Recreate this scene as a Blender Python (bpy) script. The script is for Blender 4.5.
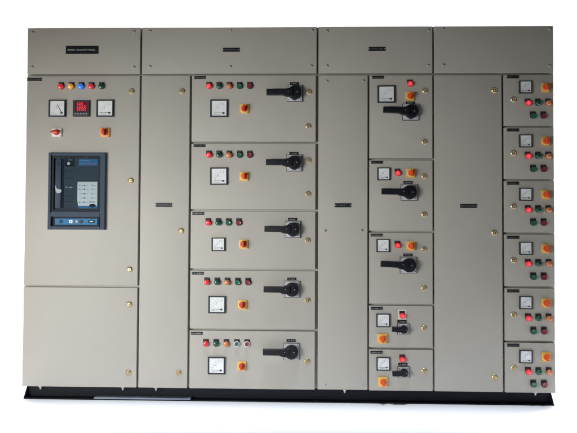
import bpy, bmesh, math, random
from mathutils import Vector, Matrix

# ------------------------------------------------------------------ camera, light, exposure
S = bpy.context.scene
C = S.collection
for o in list(bpy.data.objects):
    bpy.data.objects.remove(o)

cam_d = bpy.data.cameras.new('camera')
cam = bpy.data.objects.new('camera', cam_d)
C.objects.link(cam)
cam_d.sensor_fit = 'HORIZONTAL'
cam_d.angle = math.radians(55.0)
cam_d.clip_start = 0.05
cam_d.clip_end = 200
yaw, pitch, roll = -0.02564, 0.02436, 0.00488
f = Vector((math.sin(yaw) * math.cos(pitch), math.cos(yaw) * math.cos(pitch), math.sin(pitch)))
r0 = Vector((math.cos(yaw), -math.sin(yaw), 0))
u0 = r0.cross(f)
r = r0 * math.cos(roll) + u0 * math.sin(roll)
u = u0 * math.cos(roll) - r0 * math.sin(roll)
M = Matrix((r, u, -f)).transposed().to_4x4()
M.translation = Vector((1.5925, -3.1363, 0.9732))
cam.matrix_world = M
S.camera = cam

world = bpy.data.worlds.new('World')
S.world = world
world.use_nodes = True
bg = world.node_tree.nodes['Background']
bg.inputs['Color'].default_value = (1.0, 0.93, 0.84, 1)
bg.inputs['Strength'].default_value = 0.01


def area(name, loc, aim, sx, sy, power, col=(1, 1, 1), spread=180):
    d = bpy.data.lights.new(name, 'AREA')
    d.shape = 'RECTANGLE'
    d.spread = math.radians(spread)
    d.size, d.size_y, d.energy, d.color = sx, sy, power, col
    o = bpy.data.objects.new(name, d)
    C.objects.link(o)
    o.location = loc
    o.rotation_euler = (Vector(aim) - Vector(loc)).to_track_quat('-Z', 'Y').to_euler()
    return o


area('high_side_light', (-1.5, -2.3, 0.95), (0.5, 0, 0.6), 1.1, 1.1, 19, (1.0, 0.905, 0.78))
area('window_light', (-0.95, -3.0, 0.84), (1.36, 0, 0.86), 1.7, 0.36, 18.4, (0.97, 0.98, 0.97), 66)
area('added_floor_light', (1.5, -0.78, 3.4), (1.5, -0.26, 0), 7.4, 0.06, 13.4, (0.93, 1.0, 1.14), 15.5)  # added lamp, narrow beam that whitens the floor in front
area('backdrop_light', (1.5, 1.2, 5.2), (1.5, 4.5, 0.6), 11.0, 0.8, 330, (1, 1, 1), 120)  # added lamp that brightens the backdrop to white
area('rear_floor_light', (1.5, 1.7, 5.0), (1.5, 1.7, 0), 11.0, 1.4, 330, (1, 1, 1), 90)  # added lamp that lifts the floor behind the board to white

S.view_settings.view_transform = 'Standard'
S.view_settings.look = 'None'
S.view_settings.exposure = 0
S.view_settings.gamma = 1
S.render.engine = 'CYCLES'
S.render.resolution_x, S.render.resolution_y = 1024, 768

rng = random.Random(7)


# ------------------------------------------------------------------ materials
def mat(name, col, rough=0.5, metal=0.0, emit=None, estr=0.0, coat=0.0, spec=0.5, noise=0.0, nscale=40.0, bump=0.0, bscale=900.0, warp=0.0):
    m = bpy.data.materials.new(name)
    m.use_nodes = True
    nt = m.node_tree
    b = nt.nodes['Principled BSDF']
    b.inputs['Base Color'].default_value = (*col, 1)
    b.inputs['Roughness'].default_value = rough
    b.inputs['Metallic'].default_value = metal
    b.inputs['Coat Weight'].default_value = coat
    b.inputs['Coat Roughness'].default_value = 0.06
    b.inputs['Specular IOR Level'].default_value = spec
    if emit:
        b.inputs['Emission Color'].default_value = (*emit, 1)
        b.inputs['Emission Strength'].default_value = estr
    tc = None
    if noise or bump or warp:
        tc = nt.nodes.new('ShaderNodeTexCoord')
        geo = nt.nodes.new('ShaderNodeNewGeometry')
    if noise:
        n = nt.nodes.new('ShaderNodeTexNoise')
        n.inputs['Scale'].default_value = nscale
        n.inputs['Detail'].default_value = 6
        n.inputs['Roughness'].default_value = 0.65
        nt.links.new(geo.outputs['Position'], n.inputs['Vector'])
        mr = nt.nodes.new('ShaderNodeMapRange')
        mr.inputs[1].default_value, mr.inputs[2].default_value = 0.3, 0.7
        mr.inputs[3].default_value, mr.inputs[4].default_value = 1 - noise, 1 + noise
        nt.links.new(n.outputs['Fac'], mr.inputs[0])
        mx = nt.nodes.new('ShaderNodeVectorMath')
        mx.operation = 'SCALE'
        mx.inputs[0].default_value = col
        nt.links.new(mr.outputs[0], mx.inputs['Scale'])
        nt.links.new(mx.outputs[0], b.inputs['Base Color'])
        mr2 = nt.nodes.new('ShaderNodeMapRange')
        mr2.inputs[1].default_value, mr2.inputs[2].default_value = 0.3, 0.7
        mr2.inputs[3].default_value, mr2.inputs[4].default_value = rough - 0.05, rough + 0.05
        nt.links.new(n.outputs['Fac'], mr2.inputs[0])
        nt.links.new(mr2.outputs[0], b.inputs['Roughness'])
    last = None
    for amt, sc, dist in ((bump, bscale, 0.0004), (warp, 3.2, 0.02)):
        if amt:
            n = nt.nodes.new('ShaderNodeTexNoise')
            n.inputs['Scale'].default_value = sc
            n.inputs['Detail'].default_value = 2
            nt.links.new(geo.outputs['Position'], n.inputs['Vector'])
            bp = nt.nodes.new('ShaderNodeBump')
            bp.inputs['Strength'].default_value = amt
            bp.inputs['Distance'].default_value = dist
            nt.links.new(n.outputs['Fac'], bp.inputs['Height'])
            if last:
                nt.links.new(last.outputs[0], bp.inputs['Normal'])
            nt.links.new(bp.outputs[0], b.inputs['Normal'])
            last = bp
    return m


PAINT = mat('pebble_grey_powder_coat', (0.401, 0.387, 0.352), 0.52, spec=0.3, noise=0.03, nscale=2.4, bump=0.3, bscale=420, warp=0.2)
BASE = mat('black_base_paint', (0.006, 0.0075, 0.013), 0.6, spec=0.22, noise=0.25, nscale=25, bump=0.3, bscale=300)
STRIP = mat('bare_metal_strip', (0.20, 0.24, 0.31), 0.45, metal=0.2, noise=0.12, nscale=18)
WHITE = mat('white_floor', (0.9, 0.9, 0.9), 0.7)
BACK = mat('white_backdrop', (0.9, 0.9, 0.9), 0.9)
BLACK = mat('black_plastic', (0.006, 0.0075, 0.012), 0.42, spec=0.35, noise=0.1, nscale=60)
BEZEL = mat('dark_grey_bezel', (0.026, 0.031, 0.040), 0.5, spec=0.3)
TAGM = mat('engraved_black_laminate', (0.007, 0.008, 0.012), 0.45, spec=0.3)
INK = mat('white_engraving', (0.36, 0.37, 0.39), 0.6)
DIM = mat('grey_engraving', (0.13, 0.135, 0.15), 0.6)
DARKINK = mat('black_print', (0.03, 0.03, 0.035), 0.6)
GREYINK = mat('grey_print', (0.22, 0.23, 0.25), 0.6)
DIAL = mat('white_meter_dial', (0.76, 0.79, 0.81), 0.2, coat=0.4, noise=0.02, nscale=12)
PLATE = mat('grey_switch_plate', (0.47, 0.48, 0.51), 0.4)
YELLOW = mat('yellow_switch_plate', (0.80, 0.47, 0.10), 0.45)
ORANGE = mat('orange_switch_plate', (0.72, 0.29, 0.07), 0.45)
IVORY = mat('ivory_switch_plate', (0.74, 0.72, 0.67), 0.45)
REDK = mat('red_switch_knob', (0.55, 0.035, 0.02), 0.35)
ORK = mat('orange_red_switch_knob', (0.70, 0.09, 0.022), 0.35)
BRASS = mat('zinc_passivated_brass', (0.55, 0.45, 0.27), 0.34, metal=0.65, noise=0.15, nscale=120)
STEEL = mat('zinc_screw', (0.52, 0.50, 0.48), 0.35, metal=0.6)
SLOT = mat('dark_slot', (0.03, 0.027, 0.02), 0.5)
WRING = mat('white_button_ring', (0.72, 0.72, 0.72), 0.35)
CREAM = mat('white_backing_plate', (0.70, 0.68, 0.63), 0.45)
ACB = mat('blue_grey_breaker_moulding', (0.043, 0.064, 0.096), 0.6, spec=0.18, bump=0.2, bscale=700)
ACBIN = mat('breaker_fascia', (0.046, 0.063, 0.085), 0.6, spec=0.18)
ACBDK = mat('dark_gasket_and_shadow', (0.008, 0.012, 0.020), 0.6, spec=0.2)
ACBH = mat('breaker_handle_bar', (0.060, 0.078, 0.135), 0.5, spec=0.25)
BLUE = mat('blue_breaker_sticker', (0.045, 0.185, 0.37), 0.6, spec=0.15)
LBLUE = mat('pale_blue_print', (0.30, 0.48, 0.60), 0.4)
REDINK = mat('red_print', (0.50, 0.07, 0.06), 0.5)
PAPER = mat('off_white_sticker_and_patch', (0.60, 0.61, 0.59), 0.4)
SCREEN = mat('red_led_window', (0.05, 0.004, 0.008), 0.25, coat=0.4, emit=(0.55, 0.02, 0.05), estr=0.16)
SEG = mat('lit_red_segments', (0.4, 0.02, 0.02), 0.4, emit=(1.0, 0.07, 0.10), estr=0.9)
HOT = mat('bright_lamp_centre', (0.6, 0.05, 0.06), 0.2, emit=(1.0, 0.06, 0.085), estr=0.95, coat=0.5)
LENS = {
    'red_lit': mat('lit_red_lens', (0.50, 0.015, 0.025), 0.2, emit=(1.0, 0.02, 0.036), estr=0.32, coat=0.5),
    'red': mat('soft_lit_red_lens', (0.55, 0.03, 0.045), 0.2, emit=(1.0, 0.05, 0.07), estr=0.22, coat=0.5),
    'amber_lit': mat('lit_yellow_lens', (0.70, 0.36, 0.05), 0.2, emit=(1.0, 0.42, 0.06), estr=0.28, coat=0.5),
    'blue': mat('lit_blue_lens', (0.03, 0.17, 0.65), 0.2, emit=(0.05, 0.25, 1.0), estr=0.4, coat=0.5),
    'green': mat('dark_green_lens', (0.010, 0.075, 0.045), 0.2, coat=0.5),
    'amber': mat('unlit_amber_lens', (0.60, 0.20, 0.07), 0.25, coat=0.5),
    'pgreen': mat('green_push_cap', (0.018, 0.135, 0.085), 0.3, coat=0.3),
    'pred': mat('maroon_push_cap', (0.22, 0.028, 0.042), 0.3, coat=0.3),
}


def make_glass():
    m = bpy.data.materials.new('clear_window_glass')
    m.use_nodes = True
    nt = m.node_tree
    for n in list(nt.nodes):
        nt.nodes.remove(n)
    out = nt.nodes.new('ShaderNodeOutputMaterial')
    mix = nt.nodes.new('ShaderNodeMixShader')
    fr = nt.nodes.new('ShaderNodeFresnel')
    fr.inputs['IOR'].default_value = 1.5
    tr = nt.nodes.new('ShaderNodeBsdfTransparent')
    tr.inputs['Color'].default_value = (0.90, 0.94, 0.96, 1)
    gl = nt.nodes.new('ShaderNodeBsdfGlossy')
    gl.inputs['Roughness'].default_value = 0.04
    nt.links.new(fr.outputs[0], mix.inputs[0])
    nt.links.new(tr.outputs[0], mix.inputs[1])
    nt.links.new(gl.outputs[0], mix.inputs[2])
    nt.links.new(mix.outputs[0], out.inputs['Surface'])
    return m


GLASS = make_glass()


# ------------------------------------------------------------------ mesh helpers (x right, z up, d = towards the viewer = -y)
class MB:
    def __init__(self):
        self.bm = bmesh.new()
        self.mats = []

    def mi(self, m):
        if m not in self.mats:
            self.mats.append(m)
        return self.mats.index(m)

    def merge(self, b2, m):
        k = self.mi(m)
        for fc in b2.faces:
            fc.material_index = k
        me = bpy.data.meshes.new('tmp')
        b2.to_mesh(me)
        b2.free()
        self.bm.from_mesh(me)
        bpy.data.meshes.remove(me)

    def box(self, x0, x1, d0, d1, z0, z1, m, bev=0.0, seg=2):
        b = bmesh.new()
        bmesh.ops.create_cube(b, size=1)
        for v in b.verts:
            v.co = ((x0 + x1) / 2 + v.co.x * (x1 - x0), -((d0 + d1) / 2) + v.co.y * (d1 - d0), (z0 + z1) / 2 + v.co.z * (z1 - z0))
        if bev:
            bmesh.ops.bevel(b, geom=list(b.edges), offset=bev, segments=seg, affect='EDGES', profile=0.6)
        self.merge(b, m)
        return self

    def prism(self, pts, d0, d1, m, bev=0.0, seg=2):
        b = bmesh.new()
        lo = [b.verts.new((x, -d0, z)) for x, z in pts]
        hi = [b.verts.new((x, -d1, z)) for x, z in pts]
        n = len(pts)
        b.faces.new(lo)
        top = b.faces.new(list(reversed(hi)))
        for i in range(n):
            j = (i + 1) % n
            b.faces.new((lo[j], lo[i], hi[i], hi[j]))
        bmesh.ops.recalc_face_normals(b, faces=b.faces)
        if bev:
            bmesh.ops.bevel(b, geom=list(top.edges), offset=bev, segments=seg, affect='EDGES', profile=0.6)
        self.merge(b, m)
        return self

    def lathe(self, prof, m, cx=0.0, cz=0.0, n=28, sz=1.0):
        """prof: list of (radius, d) from the back to the front."""
        b = bmesh.new()
        rings = []
        for rad, d in prof:
            if rad < 1e-6:
                rings.append([b.verts.new((cx, -d, cz))])
            else:
                rings.append([b.verts.new((cx + rad * math.cos(2 * math.pi * i / n), -d, cz + sz * rad * math.sin(2 * math.pi * i / n))) for i in range(n)])
        for a, c in zip(rings, rings[1:]):
            for i in range(n):
                j = (i + 1) % n
                if len(a) == 1 and len(c) == 1:
                    continue
                if len(c) == 1:
                    b.faces.new((a[i], a[j], c[0]))
                elif len(a) == 1:
                    b.faces.new((a[0], c[j], c[i]))
                else:
                    b.faces.new((a[i], a[j], c[j], c[i]))
        bmesh.ops.recalc_face_normals(b, faces=b.faces)
        self.merge(b, m)
        return self

    def holed_plate(self, w, h, holes, d0, d1, m, bev=0.0):
        """plate centred on 0,0 with rectangular holes (x0,x1,z0,z1)."""
        xs = sorted({-w / 2, w / 2, *[q for a in holes for q in a[:2]]})
        zs = sorted({-h / 2, h / 2, *[q for a in holes for q in a[2:]]})

        def solid(i, j):
            if i < 0 or j < 0 or i >= len(xs) - 1 or j >= len(zs) - 1:
                return False
            x, z = (xs[i] + xs[i + 1]) / 2, (zs[j] + zs[j + 1]) / 2
            return not any(a[0] < x < a[1] and a[2] < z < a[3] for a in holes)
        b = bmesh.new()
        V = {}

        def v(i, j, d):
            k = (i, j, d)
            if k not in V:
                V[k] = b.verts.new((xs[i], -d, zs[j]))
            return V[k]
        for i in range(len(xs) - 1):
            for j in range(len(zs) - 1):
                if not solid(i, j):
                    continue
                b.faces.new((v(i, j, d1), v(i + 1, j, d1), v(i + 1, j + 1, d1), v(i, j + 1, d1)))
                b.faces.new((v(i, j + 1, d0), v(i + 1, j + 1, d0), v(i + 1, j, d0), v(i, j, d0)))
                for (di, dj, p, q) in ((-1, 0, (i, j), (i, j + 1)), (1, 0, (i + 1, j), (i + 1, j + 1)), (0, -1, (i, j), (i + 1, j)), (0, 1, (i, j + 1), (i + 1, j + 1))):
                    if not solid(i + di, j + dj):
                        b.faces.new((v(*p, d0), v(*q, d0), v(*q, d1), v(*p, d1)))
        bmesh.ops.recalc_face_normals(b, faces=b.faces)
        if bev:
            ed = [e for e in b.edges if len(e.link_faces) == 2 and e.calc_face_angle(0) > 1 and all(abs(q.co.y + d1) < 1e-6 for q in e.verts)]
            bmesh.ops.bevel(b, geom=ed, offset=bev, segments=3, affect='EDGES', profile=0.6)
        self.merge(b, m)
        return self

    def glyphs(self, x0, x1, z, h, d, m, rn, gap=0.35):
        """a row of tiny engraved strokes standing for lettering that cannot be read."""
        x = x0
        w = h * 0.62
        t = h * 0.2
        while x + w < x1:
            if rn.random() > 0.13:
                self.box(x, x + t, d, d + 0.0004, z - h / 2, z + h / 2, m)
                k = rn.randrange(4)
                if k != 0:
                    self.box(x + w - t, x + w, d, d + 0.0004, z - h / 2, z + h / 2 * (1 if k == 1 else 0.2), m)
                zz = (h / 2 - t) * rn.choice((-1, 0, 1))
                self.box(x + t, x + w - t * (k != 0), d, d + 0.0003, z + zz - t / 2, z + zz + t / 2, m)
            x += w * (1 + gap)
        return self

    def data(self, name):
        me = bpy.data.meshes.new(name)
        self.bm.to_mesh(me)
        self.bm.free()
        for m in self.mats:
            me.materials.append(m)
        me.polygons.foreach_set('use_smooth', [True] * len(me.polygons))
        me.set_sharp_from_angle(angle=math.radians(32))
        return me


def link(name, me, parent=None, loc=(0, 0, 0), label=None):
    o = bpy.data.objects.new(name, me)
    C.objects.link(o)
    o.parent = parent
    o.location = loc
    if label:
        o['label'] = label
    return o


MESH = {}


def cached(key, fn):
    if key not in MESH:
        MESH[key] = fn().data(key if isinstance(key, str) else key[0])
    return MESH[key]


# ------------------------------------------------------------------ setting
def sheet(name, pts, m):
    me = bpy.data.meshes.new(name)
    me.from_pydata(pts, [], [(0, 1, 2, 3)])
    me.materials.append(m)
    o = bpy.data.objects.new(name, me)
    C.objects.link(o)
    o['kind'] = 'structure'
    return o


sheet('floor', [(-14, -14, 0), (17, -14, 0), (17, 4.6, 0), (-14, 4.6, 0)], WHITE)
sheet('backdrop', [(-14, 4.55, -0.02), (17, 4.55, -0.02), (17, 4.55, 9), (-14, 4.55, 9)], BACK)

# ------------------------------------------------------------------ the switchboard
board = bpy.data.objects.new('switchboard', None)
C.objects.link(board)
board.location = (1.5, 0.3, 0)
board['label'] = 'long grey metal switchboard with many compartment doors, lamps and black handles on a black base'
board['category'] = 'switchboard'
B0 = Vector((-1.5, -0.3, 0))          # board-local position of the lower left front corner


def part(name, me, x, z, y=0.0, label=None):
    return link(name, me, board, B0 + Vector((x, y, z)), label)


# carcass behind the doors: one body with a small rain lip
c = MB()
c.box(-0.012, 3.012, -0.60, -0.0305, 0.0775, 2.140, PAINT, 0.002)
part('carcass', c.data('carcass'), 0, 0)

# base: channel section, open side to the front, one run under all the bays
b = MB()
b.box(0.0, 3.0, -0.070, -0.062, 0.007, 0.070, BASE)
b.box(0.0, 3.0, -0.070, -0.018, 0.000, 0.007, BASE, 0.001)
b.box(0.0, 3.0, -0.070, -0.030, 0.070, 0.077, BASE, 0.001)
b.box(0.0, 3.0, -0.570, -0.562, 0.000, 0.077, BASE)
for x in (0.0, 2.994):
    g = bmesh.new()
    vs = [g.verts.new((x + dx, y, z)) for dx in (0.0002, 0.0058) for y, z in ((0.0625, 0.0685), (0.0625, 0.0068), (0.0190, 0.0068))]
    for q in ((0, 1, 2), (5, 4, 3), (0, 3, 4, 1), (1, 4, 5, 2), (2, 5, 3, 0)):
        g.faces.new([vs[k] for k in q])
    bmesh.ops.recalc_face_normals(g, faces=g.faces)
    b.merge(g, BASE)
for x in (0.0, 0.656, 1.672, 2.324, 2.992):
    b.box(x, x + 0.008, -0.562, -0.070, 0.0005, 0.0768, BASE)
base = part('base_channel', b.data('base_channel'), 0, 0)


def bolt_mesh():
    m = MB()
    bm = bmesh.new()
    bmesh.ops.create_cone(bm, cap_ends=True, segments=12, radius1=0.005, radius2=0.006, depth=0.018)
    bmesh.ops.translate(bm, verts=bm.verts, vec=(0, 0, -0.009))
    m.merge(bm, STEEL)
    bm = bmesh.new()
    bmesh.ops.create_cone(bm, cap_ends=True, segments=6, radius1=0.010, radius2=0.010, depth=0.006)
    bmesh.ops.translate(bm, verts=bm.verts, vec=(0, 0, -0.003))
    m.merge(bm, STEEL)
    return m


for x in (0.088, 0.566, 0.757, 1.835, 2.905):
    link('bolt', cached('bolt', bolt_mesh), base, (x, 0.040, 0.0699))


# --- doors and covers
def panel_mesh(w, h):
    m = MB()
    m.box(-w / 2, w / 2, -0.0290, 0.0, -h / 2, h / 2, PAINT, 0.0028, 3)
    return m.data('panel')


PR = random.Random(3)


def panel(name, x0, x1, z0, z1):
    x0, x1, z0, z1 = [q / 1000 for q in (x0, x1, z0, z1)]
    o = part(name, panel_mesh(x1 - x0, z1 - z0), (x0 + x1) / 2, (z0 + z1) / 2, PR.uniform(-0.0008, 0.0006))
    o.rotation_euler = (PR.uniform(-0.0007, 0.0007), 0, PR.uniform(-0.0009, 0.0009))
    o['cx'], o['cz'] = (x0 + x1) / 2, (z0 + z1) / 2
    return o


def lock_mesh():
    m = MB()
    m.lathe([(0.0160, 0.0), (0.0168, 0.001), (0.0168, 0.003), (0.0138, 0.0062), (0.0112, 0.0075), (0.0090, 0.0055), (0.0, 0.0055)], BRASS, n=26)
    m.box(-0.0065, 0.0065, 0.0058, 0.0068, -0.0016, 0.0016, SLOT)
    m.lathe([(0.0038, 0.0054), (0.0038, 0.0105), (0.0026, 0.0115), (0.0, 0.0115)], BRASS, n=14)
    return m


def screw_mesh():
    m = MB()
    m.lathe([(0.0085, 0.0), (0.0085, 0.0012), (0.0062, 0.0014), (0.0060, 0.0035), (0.0044, 0.0052), (0.0, 0.0056)], STEEL, n=18)
    m.box(-0.0045, 0.0045, 0.0052, 0.0061, -0.0008, 0.0008, SLOT)
    return m


def on(door, name, me, x, z, rot=0.0, label=None):
    """put a sub-part on a door or cover at board millimetres x, z."""
    o = link(name, me, door, (x / 1000 - door['cx'], 0, z / 1000 - door['cz']), label)
    o.rotation_euler = (0, rot, 0)
    return o


LR = random.Random(11)


def lock(door, x, z):
    on(door, 'lock', cached('lock', lock_mesh), x, z, LR.uniform(-0.9, 0.9))


def screw(door, x, z):
    on(door, 'screw', cached('screw', screw_mesh), x, z, LR.uniform(0, 3))


def nameplate(door, x0, x1, z0, z1, ink=INK, key=0, rivets=True, th=0.30):
    w, h = (x1 - x0) / 1000, (z1 - z0) / 1000
    rn = random.Random(key * 31 + int(x0) + int(z0))
    m = MB()
    m.box(-w / 2, w / 2, 0.0, 0.0022, -h / 2, h / 2, TAGM, 0.0004, 1)
    if rivets:
        for sx in (-1, 1):
            m.lathe([(h * 0.16, 0.0022), (h * 0.14, 0.0030), (0, 0.0033)], GREYINK, cx=sx * (w / 2 - h * 0.24), n=12)
    mar = h * 0.55 if rivets else h * 0.25
    m.glyphs(-w / 2 + mar, w / 2 - mar, 0, h * th, 0.0022, ink, rn, 0.25)
    return on(door, 'nameplate', m.data('nameplate'), (x0 + x1) / 2, (z0 + z1) / 2, LR.uniform(-0.008, 0.008))


# top covers
TZ0, TZ1 = 1865, 2132
t1 = panel('cover_panel', 0, 655, TZ0, TZ1)
t2 = panel('cover_panel', 666, 1668, TZ0, TZ1)
t3 = panel('cover_panel', 1679, 2323, TZ0, TZ1)
t4 = panel('cover_panel', 2334, 3000, TZ0, TZ1)
for p, pts in ((t1, [(30, 2107), (30, 1905), (619, 2109), (621, 1903)]),
               (t2, [(711, 2112), (713, 1906), (1176, 2115), (1177, 1904), (1643, 2111), (1640, 1907)]),
               (t3, [(1728, 2108), (1729, 1907), (2300, 2111), (2299, 1909)]),
               (t4, [(2384, 2116), (2385, 1911), (2979, 2113), (2979, 1904)])):
    for x, z in pts:
        screw(p, x, z)
nameplate(t1, 224, 414, 1980, 2027, key=1, rivets=False, th=0.17)
nameplate(t2, 1132, 1229, 1990, 2013, ink=DIM, key=2)
nameplate(t3, 1963, 2058, 1992, 2015, ink=DIM, key=3)

# tall doors and compartments
DT = 1853
d_in = panel('door', 0, 655, 652, DT)
d_low = panel('door', 0, 655, 78, 641)
d_c2 = panel('door', 666, 944, 78, DT)
d_c3 = panel('cover_panel', 1680, 1958, 80, DT)
d_c4 = panel('door', 2334, 2711, 78, DT)
for d, pts in ((d_in, [(609, 1764), (609, 1250), (608, 744)]), (d_low, [(609, 547), (609, 161)]),
               (d_c2, [(899, 1764), (901, 965), (895, 164)]), (d_c4, [(2669, 1766), (2666, 963), (2664, 160)])):
    for x, z in pts:
        lock(d, x, z)
for x, z in ((1727, 1820), (1934, 1822), (1720, 970), (1926, 973), (1723, 108), (1929, 106)):
    screw(d_c3, x, z)
nameplate(d_in, 0.5, 87, 1825, 1843, ink=DIM, key=4)
nameplate(d_c2, 755, 848, 1101, 1124, ink=DIM, key=5)
nameplate(d_c3, 1773, 1866, 1103, 1126, ink=DIM, key=6)
nameplate(d_c4, 2476, 2571, 1102, 1124, ink=DIM, key=7)

F2E = [(1474, DT), (1089, 1463), (753, 1078), (414, 742), (78, 403)]
F2 = [panel('door', 956, 1664, a, z) for a, z in F2E]
F3E = [(1381, DT), (972, 1370), (562, 961), (318, 551), (78, 307)]
F3 = [panel('door', 1969, 2323, a, z) for a, z in F3E]
F4E = [(1566, DT), (1266, 1555), (966, 1255), (666, 955), (363, 655), (76, 352)]
F4 = [panel('door', 2724, 3000, a, z) for a, z in F4E]


# --- devices (each a part of the board, its pieces one level deeper)
def lamp_body(white=False):
    def fn():
        m = MB()
        if white:
            m.box(-0.0225, 0.0225, 0.0, 0.0015, -0.022, 0.034, CREAM, 0.0006, 1)
        d = 0.0017 if white else 0.0
        m.box(-0.0155, 0.0155, d, 0.0036, -0.006, 0.0260, TAGM, 0.0008, 1)
        m.glyphs(-0.0125, 0.0135, 0.0212, 0.0036, 0.0036, DIM, random.Random(5), gap=0.5)
        m.lathe([(0.0150, 0.0002), (0.0158, 0.0010), (0.0158, 0.0048), (0.0140, 0.0050)], BEZEL)
        return m
    return fn


def lens_mesh(colour):
    def fn():
        m = MB()
        prof = [(0.0150, 0.0045), (0.0161, 0.0055), (0.0161, 0.0110), (0.0152, 0.0155), (0.0128, 0.0195), (0.0092, 0.0222)]
        m.lathe(prof, LENS[colour])
        m.lathe([(0.0092, 0.0222), (0.0048, 0.0236), (0, 0.024)], HOT if colour == 'red_lit' else LENS[colour])
        return m
    return fn


def button_body(ring):
    def fn():
        m = MB()
        m.box(-0.0155, 0.0155, 0.0, 0.0036, -0.006, 0.0260, TAGM, 0.0008, 1)
        m.glyphs(-0.0125, 0.0135, 0.0212, 0.0036, 0.0036, DIM, random.Random(9), gap=0.5)
        m.lathe([(0.0158, 0.0002), (0.0166, 0.007), (0.0158, 0.0115), (0.0140 if ring is BEZEL else 0.0122, 0.0120), (0.0135 if ring is BEZEL else 0.0118, 0.009)], ring)
        return m
    return fn


def cap_mesh(colour, r0):
    def fn():
        m = MB()
        m.lathe([(r0, 0.008), (r0, 0.0145), (r0 - 0.001, 0.0160), (0.007, 0.0150), (0.0, 0.0147)], LENS[colour])
        return m
    return fn


DESC = {'red_lit': 'glowing red indicator lamp', 'red': 'red indicator lamp', 'amber_lit': 'yellow indicator lamp', 'blue': 'blue indicator lamp',
        'green': 'dark green indicator lamp', 'amber': 'orange indicator lamp', 'pgreen': 'green push button', 'pred': 'dark red push button'}


def lamp(x, z, colour, white=False):
    desc = DESC[colour] + (' on a white backing plate' if white else '')
    o = part('indicator_lamp', cached(('lamp_body', white), lamp_body(white)), x / 1000, z / 1000, label=desc)
    o.rotation_euler = (0, LR.uniform(-0.025, 0.025), 0)
    link('lens', cached(('lens', colour), lens_mesh(colour)), o)


def button(x, z, colour, ring=BEZEL):
    desc = DESC[colour] + (' with a white ring' if ring is WRING else '')
    o = part('push_button', cached(('push_body', ring.name), button_body(ring)), x / 1000, z / 1000, label=desc)
    o.rotation_euler = (0, LR.uniform(-0.025, 0.025), 0)
    link('cap', cached(('cap', colour, ring.name), cap_mesh(colour, 0.0135 if ring is BEZEL else 0.0118)), o)


def meter_bezel(s):
    def fn():
        m = MB()
        e = s * 0.072
        m.holed_plate(s, s, [(-s / 2 + e, s / 2 - e, -s / 2 + e, s / 2 - e)], 0.0, 0.011, BEZEL, 0.0018)
        return m
    return fn


def meter_dial(s, ang, var):
    def fn():
        m = MB()
        i = s * (0.5 - 0.074)
        d = 0.0062
        m.box(-i, i, 0.0008, d, -i, i, DIAL)
        px, pz = i * 0.62, -i * 0.62           # pivot, lower right
        R = i * 1.38
        for k in range(11):                    # quadrant scale, ticks and figures
            a = math.radians(180 - 9 * k)
            t = 0.0011 if k % 2 else 0.0016
            L = 0.05 if k % 2 else 0.10
            for rr in (R, ):
                cx, cz = px + math.cos(a) * rr, pz + math.sin(a) * rr
                ex, ez = px + math.cos(a) * (rr - i * L * 1.6), pz + math.sin(a) * (rr - i * L * 1.6)
                nx, nz = -math.sin(a) * t / 2, math.cos(a) * t / 2
                m.prism([(cx + nx, cz + nz), (ex + nx, ez + nz), (ex - nx, ez - nz), (cx - nx, cz - nz)], d, d + 0.0004, GREYINK)
            if k % 2 == 0:
                gx, gz = px + math.cos(a) * (R * 0.79), pz + math.sin(a) * (R * 0.79)
                m.box(gx - 0.0018, gx + 0.0016, d, d + 0.0004, gz - 0.0018, gz + 0.0018, GREYINK)
        a = math.radians(ang)                  # needle
        t = 0.0010 if ang > 175 else 0.0014
        nx, nz = -math.sin(a) * t, math.cos(a) * t
        q0, q1 = i * 0.12, R * 0.93
        m.prism([(px + math.cos(a) * q0 + nx, pz + math.sin(a) * q0 + nz), (px + math.cos(a) * q1 + nx * .4, pz + math.sin(a) * q1 + nz * .4),
                 (px + math.cos(a) * q1 - nx * .4, pz + math.sin(a) * q1 - nz * .4), (px + math.cos(a) * q0 - nx, pz + math.sin(a) * q0 - nz)], d + 0.001, d + 0.0018, DARKINK)
        m.lathe([(i * 0.10, d), (i * 0.10, d + 0.002), (0, d + 0.0025)], DARKINK, cx=px, cz=pz, n=16)
        m.box(px - i * 0.17, px + i * 0.13, d, d + 0.0006, pz - i * 0.14, pz + i * 0.06, DARKINK)
        m.glyphs(-i * 0.75, i * 0.1, -i * 0.80, i * 0.085, d, GREYINK, random.Random(var), gap=0.4)
        m.glyphs(-i * 0.12, i * 0.12, i * 0.05, i * 0.2, d, GREYINK, random.Random(var + 4), gap=0.4)
        return m
    return fn


def meter(x, z, s, ang=179, var=1, name='ammeter'):
    s = s / 1000
    o = part(name, cached(('meter_bezel', s), meter_bezel(s)), x / 1000, z / 1000)
    o.rotation_euler = (0, LR.uniform(-0.012, 0.012), 0)
    link('dial', cached(('meter_dial', s, ang, var), meter_dial(s, ang, var)), o)


def sel_plate(m0, w, h):
    def fn():
        m = MB()
        m.box(-w / 2, w / 2, 0.0, 0.0085, -h / 2, h / 2, m0, 0.0025, 2)
        m.lathe([(0.0205, 0.0083), (0.0198, 0.0105), (0.0150, 0.0108)], m0)
        for a in (35, 90, 145):
            x, z = 0.0215 * math.cos(math.radians(a)), 0.0215 * math.sin(math.radians(a))
            m.box(x - 0.0012, x + 0.0012, 0.0085, 0.0089, z - 0.0015, z + 0.0015, DARKINK)
        for sx in (-1, 1):
            m.lathe([(0.0022, 0.0084), (0.0020, 0.0092), (0, 0.0094)], SLOT, cx=sx * (w / 2 - 0.005), cz=-(h / 2 - 0.005), n=10)
        return m
    return fn


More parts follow.
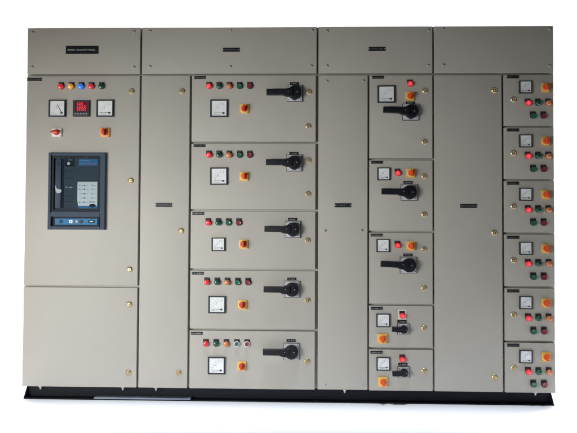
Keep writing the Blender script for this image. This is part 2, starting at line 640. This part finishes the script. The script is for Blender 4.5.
def sel_knob(m0, pointer):
    def fn():
        m = MB()
        m.lathe([(0.0172, 0.0085), (0.0170, 0.016), (0.0150, 0.0205), (0.0, 0.0208)], m0)
        if pointer:
            pts = [(-0.030, 0.0), (-0.012, 0.0095), (0.010, 0.0085), (0.016, 0.004), (0.016, -0.004), (0.010, -0.0085), (-0.012, -0.0095)]
        else:
            pts = [(0.0, 0.021), (0.0062, 0.013), (0.0066, -0.012), (0.0045, -0.018), (-0.0045, -0.018), (-0.0066, -0.012), (-0.0062, 0.013)]
        m.prism(pts, 0.0200, 0.036, m0, 0.002)
        return m
    return fn


def selector(x, z, m0=None, km=None, w=49, h=51, rot=0.0, pointer=False, label=None):
    m0 = m0 or YELLOW
    km = km or REDK
    o = part('selector_switch', cached(('selector_plate', m0.name, w, h), sel_plate(m0, w / 1000, h / 1000)), x / 1000, z / 1000, label=label)
    k = link('knob', cached(('selector_knob', km.name, pointer), sel_knob(km, pointer)), o)
    o.rotation_euler = (0, LR.uniform(-0.02, 0.02), 0)
    k.rotation_euler = (0, rot + LR.uniform(-0.08, 0.08), 0)


def iso_plate(w, h, hub):
    def fn():
        m = MB()
        m.box(-w / 2, w / 2, 0.0, 0.009, -h / 2, h / 2, BEZEL, 0.002, 2)
        m.box(-w / 2 + 0.003, w / 2 - 0.003, 0.0088, 0.0125, -h / 2 + 0.003, h / 2 - 0.003, PLATE, 0.0012, 2)
        for sx in (-1, 1):
            for sz in (-1, 1):
                m.lathe([(0.0028, 0.0124), (0.0024, 0.0136), (0, 0.0138)], BEZEL, cx=sx * (w / 2 - 0.010), cz=sz * (h / 2 - 0.010), n=12)
        m.box(-0.010, 0.010, 0.0124, 0.0128, -h / 2 + 0.006, -h / 2 + 0.011, DARKINK)
        m.box(-0.0008, 0.0008, 0.0124, 0.0128, hub, h / 2 - 0.005, DARKINK)
        m.box(hub, w / 2 - 0.005, 0.0124, 0.0128, -0.0008, 0.0008, DARKINK)
        return m
    return fn


def iso_handle(big):
    def fn():
        m = MB()
        if big:
            m.lathe([(0.0375, 0.0122), (0.0390, 0.016), (0.0390, 0.034), (0.0370, 0.038), (0.030, 0.0395), (0, 0.040)], BLACK, n=40)
            m.prism([(-0.158, 0.0165), (-0.050, 0.0165), (-0.032, 0.024), (-0.010, 0.020), (-0.010, -0.022), (-0.034, -0.026), (-0.060, -0.0205), (-0.066, -0.0165), (-0.158, -0.0165)], 0.022, 0.047, BLACK, 0.0035, 3)
            m.prism([(0.012, 0.003), (0.020, 0.0), (0.012, -0.003)], 0.0396, 0.0405, INK)
            m.lathe([(0.0022, 0.0470), (0.0020, 0.0474), (0, 0.0475)], INK, cx=-0.036, cz=0.002, n=10)
        else:
            m.lathe([(0.0215, 0.0122), (0.0225, 0.015), (0.0225, 0.030), (0.020, 0.034), (0, 0.035)], BLACK, n=32)
            m.prism([(-0.066, 0.0135), (-0.040, 0.0135), (-0.020, 0.0155), (0.018, 0.010), (0.018, -0.010), (-0.020, -0.0155), (-0.040, -0.015), (-0.066, -0.014)], 0.024, 0.040, BLACK, 0.003, 3)
            m.box(0.009, 0.0125, 0.0399, 0.0406, -0.0015, 0.0015, INK)
        return m
    return fn


def iso_tag(w, h, seed):
    def fn():
        m = MB()
        m.box(-w / 2, w / 2, 0.0, 0.0022, -h / 2, h / 2, TAGM, 0.0004, 1)
        m.glyphs(-w / 2 + 0.008, w / 2 - 0.006, 0, h * 0.32, 0.0022, INK, random.Random(seed), gap=0.3)
        return m
    return fn


def isolator(x, z, w, h, big=True, tag=(0, 57), tilt=0.0, seed=1):
    o = part('rotary_isolator', cached(('isolator_plate', w, h), iso_plate(w / 1000, h / 1000, 0.04 if big else 0.024)), x / 1000, z / 1000)
    hd = link('handle', cached(('isolator_handle', big), iso_handle(big)), o)
    hd.rotation_euler = (0, tilt, 0)
    link('nameplate', cached(('isolator_tag', seed), iso_tag(0.051, 0.0155, seed)), o, (tag[0] / 1000, 0, tag[1] / 1000))


# second bay: five feeder compartments
LX = [1055, 1113, 1171, 1230, 1288]
for i, (door, lz, cols, mt, sl, iso, tg, npz) in enumerate((
        (F2[0], 1790, ['red_lit', 'green', 'amber', 'pgreen', 'pred'], (1113, 1664, 100), (1258, 1661), (1544, 1749), 57, (968, 1834)),
        (F2[1], 1397, ['red_lit', 'green', 'amber', 'pgreen', 'pred'], (1115, 1277, 99), (1259, 1276), (1543, 1353), 55, (969, 1443)),
        (F2[2], 1012, ['red_lit', 'green', 'pgreen', 'pred'], (1115, 890, 76), (1258, 892), (1537, 977), 57, (965, 1057)),
        (F2[3], 676, ['red', 'green', 'amber', 'pgreen', 'pred'], (1110, 550, 97), (1254, 551), (1534, 640), 57, (966, 718)),
        (F2[4], 330, ['red', 'green', 'amber', 'pgreen', 'pred'], (1110, 208, 97), (1254, 207), (1532, 292), 60, (963, 379)))):
    off = [0, 2, 1, -3, -6][i]
    for x, cl in zip(LX, cols):
        if cl.startswith('p'):
            button(x + off, lz, cl, WRING if i == 4 else BEZEL)
        else:
            lamp(x + off, lz, cl)
    meter(mt[0], mt[1], mt[2], var=i % 3)
    selector(sl[0], sl[1], YELLOW, REDK if i in (0, 2, 3) else ORK if i == 1 else REDK)
    isolator(iso[0], iso[1], 90, 95, True, (-2, tg), [0.0, 0.004, 0.012, 0.01, 0.006][i], seed=i + 1)
    nameplate(door, npz[0], npz[0] + 67, npz[1], npz[1] + 16, key=20 + i, ink=INK if i > 1 else DIM)
for k, x, z in ((0, 1625, 1759), (0, 1622, 1563), (1, 1624, 1369), (1, 1622, 1178), (2, 1621, 915), (3, 1621, 577), (4, 1620, 236)):
    lock(F2[k], x, z)

# third bay: five feeder compartments
for k, (x, z) in ((0, (1982, 1833)), (1, (1977, 1350)), (2, (1975, 939)), (3, (1977, 528)), (4, (1975, 283))):
    nameplate(F3[k], x, x + 68, z, z + 16, key=40 + k, ink=INK if k > 1 else DIM)
for k, x, z in ((0, 2281, 1764), (0, 2278, 1474), (1, 2276, 1280), (1, 2276, 1064), (2, 2274, 869), (2, 2274, 651), (3, 2275, 427), (4, 2275, 189)):
    lock(F3[k], x, z)
meter(2062, 1744, 99, var=2)
lamp(2195, 1801, 'red_lit')
selector(2196, 1732, YELLOW, ORK, rot=0.35)
isolator(2199, 1642, 93, 95, True, (-1, 53), 0.05, seed=11)
meter(2048, 1292, 72, var=1)
lamp(2126, 1296, 'red_lit')
selector(2201, 1297, YELLOW, ORK)
isolator(2190, 1188, 94, 93, True, (-5, 57), 0.02, seed=12)
meter(2044, 888, 73, var=0)
lamp(2125, 890, 'red_lit')
selector(2201, 887, YELLOW, ORK)
isolator(2186, 780, 95, 92, True, (-2, 57), 0.05, seed=13)
meter(2045, 470, 75, var=1)
lamp(2152, 497, 'red_lit', white=True)
isolator(2157, 423, 66, 62, False, (-6, 42), 0.06, seed=14)
selector(2041, 368, YELLOW, ORK, 56, 54)
meter(2046, 228, 75, var=2)
lamp(2152, 254, 'red_lit')
isolator(2159, 184, 66, 64, False, (-3, 42), -0.05, seed=15)
selector(2045, 128, YELLOW, ORK, 54, 52)

# fourth bay: six starter compartments
for i, (nz, mz, lk, l1, l2, sz) in enumerate(((1834, 1783, 1714, 1692, 1620, 1780), (1533, 1479, 1411, 1393, 1320, 1478), (1233, 1179, 1112, 1092, 1019, 1178),
                                             (930, 877, 810, 792, 717, 876), (631, 575, 507, 489, 416, 575), (330, 276, 213, 192, 123, 276))):
    dx = -1.2 * i
    nameplate(F4[i], 2740 + dx, 2808 + dx, nz, nz + 17, key=60 + i, ink=DIM)
    lock(F4[i], 2776 + dx, lk)
    meter(2842 + dx, mz, 72, var=i % 3)
    selector(2953 + dx, sz, YELLOW, ORK, 47, 50, rot=PR.uniform(-0.2, 0.2))
    lamp(2854 + dx, l1, 'red_lit')
    lamp(2911 + dx, l1, 'green')
    lamp(2968 + dx, l1, 'amber')
    button(2883 + dx, l2, 'pgreen')
    button(2941 + dx, l2, 'pred')

# first bay: incomer
for x, cl in zip((200, 259, 317, 376, 435), ('red', 'amber_lit', 'blue', 'red', 'green')):
    lamp(x, 1790, cl)
meter(181, 1665, 98, ang=118, var=3, name='voltmeter')
meter(458, 1665, 98, ang=179, var=2)
selector(180, 1525, IVORY, REDK, 57, 47, pointer=True, label='white selector switch with a red pointer knob')
selector(458, 1526, ORANGE, REDK, 56, 53, label='orange selector switch with a red knob')


def digital_meter(x, z):
    m = MB()
    m.holed_plate(0.096, 0.093, [(-0.033, 0.033, -0.017, 0.038)], 0.0, 0.010, BEZEL, 0.0018)
    m.box(-0.0335, 0.0335, 0.0005, 0.0045, -0.0175, 0.0385, BEZEL)
    for k in range(5):
        xx = -0.031 + k * 0.0155
        m.box(xx - 0.0052, xx + 0.0052, 0.0098, 0.0115, -0.036, -0.026, GREYINK, 0.001, 1)
    o = part('digital_meter', m.data('digital_meter'), x / 1000, z / 1000, label='square dark meter with glowing red digits')
    s = MB()
    s.box(-0.0325, 0.0325, 0.0046, 0.0060, -0.0165, 0.0375, SCREEN)
    segs = {'0': 'abcdef', '4': 'bcfg', '1': 'bc'}

    def digit(ch, cx, cz, w, h):
        t = h * 0.17
        a = {'a': (-w / 2, w / 2, h / 2 - t, h / 2), 'd': (-w / 2, w / 2, -h / 2, -h / 2 + t), 'g': (-w / 2, w / 2, -t / 2, t / 2),
             'b': (w / 2 - t, w / 2, t * .3, h / 2 - t), 'c': (w / 2 - t, w / 2, -h / 2 + t, -t * .3), 'f': (-w / 2, -w / 2 + t, t * .3, h / 2 - t), 'e': (-w / 2, -w / 2 + t, -h / 2 + t, -t * .3)}
        for k in segs[ch]:
            p = a[k]
            s.box(cx + p[0], cx + p[1], 0.0061, 0.0067, cz + p[2], cz + p[3], SEG)
    for row, (txt, x0) in enumerate((('000', -0.022), ('0000', -0.022), ('00000', -0.023))):
        zz = 0.028 - row * 0.0172
        pit = 0.0125 if row == 0 else 0.0138 if row == 1 else 0.0115
        for k, ch in enumerate(txt):
            digit(ch, x0 + k * pit, zz, pit * 0.62, 0.0118)
            if k == len(txt) - 3 and len(txt) > 2:
                s.box(x0 + k * pit + pit * .42, x0 + k * pit + pit * .55, 0.0061, 0.0067, zz - 0.0068, zz - 0.0045, SEG)
    link('display', s.data('display'), o)


digital_meter(321, 1664)


# the withdrawable breaker behind its glazed escutcheon
def breaker():
    X, Z = 304, 1189                          # centre in board mm

    def q(x0, x1, z0, z1):
        return [(x0 - X) / 1000, (x1 - X) / 1000, (z0 - Z) / 1000, (z1 - Z) / 1000]
    win = q(160, 439, 1073, 1390)
    low = q(159, 438, 989, 1043)
    m = MB()
    m.holed_plate(0.328, 0.440, [tuple(win), tuple(low)], 0.0, 0.028, ACB, 0.005)
    o = part('circuit_breaker', m.data('circuit_breaker'), X / 1000, Z / 1000, label='dark blue grey breaker in a glazed frame')
    o.scale = (1, 0.66, 1)
    fz = MB()                                 # fascia behind the glass
    fz.box(win[0] + .001, win[1] - .001, 0.0005, 0.004, win[2] + .001, win[3] - .001, ACBIN)
    x = q(232, 300, 1180, 1184)
    for zz in (1305, 1262, 1160, 1128):
        x = q(226, 285, zz, zz + 2)
        fz.box(x[0], x[1], 0.004, 0.0046, x[2], x[3], ACBDK)
    x = q(228, 284, 1330, 1378)
    fz.box(x[0], x[1], 0.004, 0.006, x[2], x[3], ACBDK, 0.001, 1)
    x = q(238, 276, 1366, 1371)
    fz.glyphs(x[0], x[1], (x[2] + x[3]) / 2, 0.005, 0.0061, LBLUE, random.Random(2))
    fz.lathe([(0.0095, 0.006), (0.009, 0.010), (0.005, 0.011), (0, 0.011)], PAPER, cx=(252 - X) / 1000, cz=(1348 - Z) / 1000, n=18)
    x = q(232, 276, 1207, 1216)
    fz.glyphs(x[0], x[1], (x[2] + x[3]) / 2, 0.009, 0.0041, LBLUE, random.Random(4))
    link('fascia', fz.data('fascia'), o)
    g = MB()                                  # gasket inside the window opening
    gw = [win[0] + .0005, win[1] - .0005, win[2] + .0005, win[3] - .0005]
    w, h = gw[1] - gw[0], gw[3] - gw[2]
    t = 0.010
    g.holed_plate(w, h, [(-w / 2 + t, w / 2 - t, -h / 2 + t, h / 2 - t)], 0.0045, 0.022, ACBDK, 0.001)
    link('gasket', g.data('gasket'), o, ((gw[0] + gw[1]) / 2, 0, (gw[2] + gw[3]) / 2))
    hb = MB()                                 # charging handle
    x = q(178, 211, 1092, 1372)
    hb.box(x[0], x[1], 0.004, 0.0165, x[2], x[3], ACBH, 0.003, 2)
    x = q(186, 204, 1335, 1358)
    hb.box(x[0], x[1], 0.0164, 0.0175, x[2], x[3], ACBIN, 0.0005, 1)
    x = q(211.5, 224, 1092, 1372)
    hb.box(x[0], x[1], 0.004, 0.007, x[2], x[3], ACBDK)  # dark strip modelled as the handle's shadow on the fascia
    hb.prism([((178 - X) / 1000, (1222 - Z) / 1000), ((190 - X) / 1000, (1202 - Z) / 1000), ((216 - X) / 1000, (1196 - Z) / 1000), ((213 - X) / 1000, (1181 - Z) / 1000), ((190 - X) / 1000, (1176 - Z) / 1000), ((181 - X) / 1000, (1190 - Z) / 1000)], 0.0164, 0.0174, PAPER)  # irregular off-white patch across the bar
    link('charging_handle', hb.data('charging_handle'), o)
    st = MB()                                 # blue top sticker
    x = q(310, 419, 1336, 1372)
    st.box(x[0], x[1], 0.004, 0.005, x[2], x[3], BLUE)
    y = q(314, 372, 1364, 1369)
    st.glyphs(y[0], y[1], (y[2] + y[3]) / 2, 0.0055, 0.005, LBLUE, random.Random(6))
    y = q(352, 414, 1344, 1350)
    st.glyphs(y[0], y[1], (y[2] + y[3]) / 2, 0.0065, 0.005, REDINK, random.Random(8))
    y = q(312, 350, 1344, 1350)
    st.glyphs(y[0], y[1], (y[2] + y[3]) / 2, 0.004, 0.005, LBLUE, random.Random(9))
    link('sticker', st.data('sticker'), o)
    tr = MB()                                 # trip unit with its printed settings
    x = q(305, 421, 1092, 1243)
    tr.prism([(x[0] + .008, x[2]), (x[1], x[2]), (x[1], x[3]), (x[0], x[3]), (x[0], x[2] + .045)], 0.004, 0.010, PAPER, 0.0006, 1)
    y = q(306, 420, 1092, 1106)
    tr.box(y[0] + .006, y[1], 0.0100, 0.0106, y[2] + .0005, y[3], BLUE)
    rn = random.Random(12)
    for k, zz in enumerate((1222, 1200, 1174, 1150, 1126)):
        for xx in (318, 345, 390):
            y = q(xx - 3.5, xx + 3.5, zz - 3.5, zz + 3.5)
            if xx == 345 or rn.random() > .35:
                tr.lathe([(0.0038, 0.010), (0.0036, 0.012), (0, 0.0125)], DARKINK if xx == 345 else GREYINK, cx=(xx - X) / 1000, cz=(zz - Z) / 1000, n=12)
            y = q(xx + 7, xx + 26, zz - 2, zz + 2)
            tr.glyphs(y[0], y[1], (y[2] + y[3]) / 2, 0.004, 0.010, GREYINK, rn)
    y = q(376, 412, 1100, 1118)
    tr.lathe([(0.019, 0.0107), (0.018, 0.0135), (0, 0.014)], ACBDK, cx=(393 - X) / 1000, cz=(1107 - Z) / 1000, sz=0.52, n=24)
    tr.glyphs(y[0] - .002, y[1], (1128 - Z) / 1000, 0.006, 0.0102, DARKINK, random.Random(3))
    link('trip_unit', tr.data('trip_unit'), o)
    gl = MB()
    gl.box(gw[0] + t + .0005, gw[1] - t - .0005, 0.0180, 0.0205, gw[2] + t + .0005, gw[3] - t - .0005, GLASS)
    link('window_pane', gl.data('window_pane'), o)
    lo = MB()                                 # lower control strip
    lo.box(low[0] + .0005, low[1] - .0005, 0.0005, 0.006, low[2] + .0005, low[3] - .0005, ACBDK)
    x = q(180, 424, 997, 1033)
    lo.box(x[0], x[1], 0.006, 0.014, x[2], x[3], BLUE, 0.001, 1)
    lo.lathe([(0.0105, 0.014), (0.010, 0.019), (0.006, 0.020), (0, 0.020)], ACBIN, cx=(213 - X) / 1000, cz=(1015 - Z) / 1000, n=22)
    y = q(261, 281, 1006, 1025)
    lo.box(y[0], y[1], 0.0139, 0.0155, y[2], y[3], PAPER, 0.0006, 1)
    y = q(266, 275, 1010, 1019)
    lo.prism([(y[0], y[2]), (y[1], y[2] + .0045), (y[0], y[3])], 0.0155, 0.0160, DARKINK)
    for xx, cc in ((306, GREYINK), (331, ACBIN)):
        lo.lathe([(0.0105, 0.014), (0.010, 0.017), (0, 0.0175)], cc, cx=(xx - X) / 1000, cz=(1015 - Z) / 1000, n=22)
    lo.lathe([(0.004, 0.0176), (0.0035, 0.0186), (0, 0.0188)], PAPER, cx=(306 - X) / 1000, cz=(1016 - Z) / 1000, n=12)
    lo.lathe([(0.021, 0.014), (0.020, 0.017), (0, 0.0175)], ACBDK, cx=(390 - X) / 1000, cz=(1016 - Z) / 1000, sz=0.48, n=28)
    y = q(380, 400, 1013, 1019)
    lo.box(y[0], y[1], 0.0174, 0.0182, y[2], y[3], LBLUE)
    link('control_strip', lo.data('control_strip'), o)


breaker()

# ------------------------------------------------------------------ loose strip lying on the base's lower lip
m = MB()
m.box(-0.276, 0.276, -0.019, 0.021, 0.0, 0.009, STRIP, 0.0015, 2)
strip = link('metal_strip', m.data('metal_strip'), None, (0.684, 0.036, 0.0071))
strip.rotation_euler = (0, 0, 0.004)
strip['label'] = 'pale bluish grey metal strip lying on the lower lip of the black base'
strip['category'] = 'metal strip'

for o in bpy.data.objects:
    for k in ('cx', 'cz'):
        if k in o:
            del o[k]
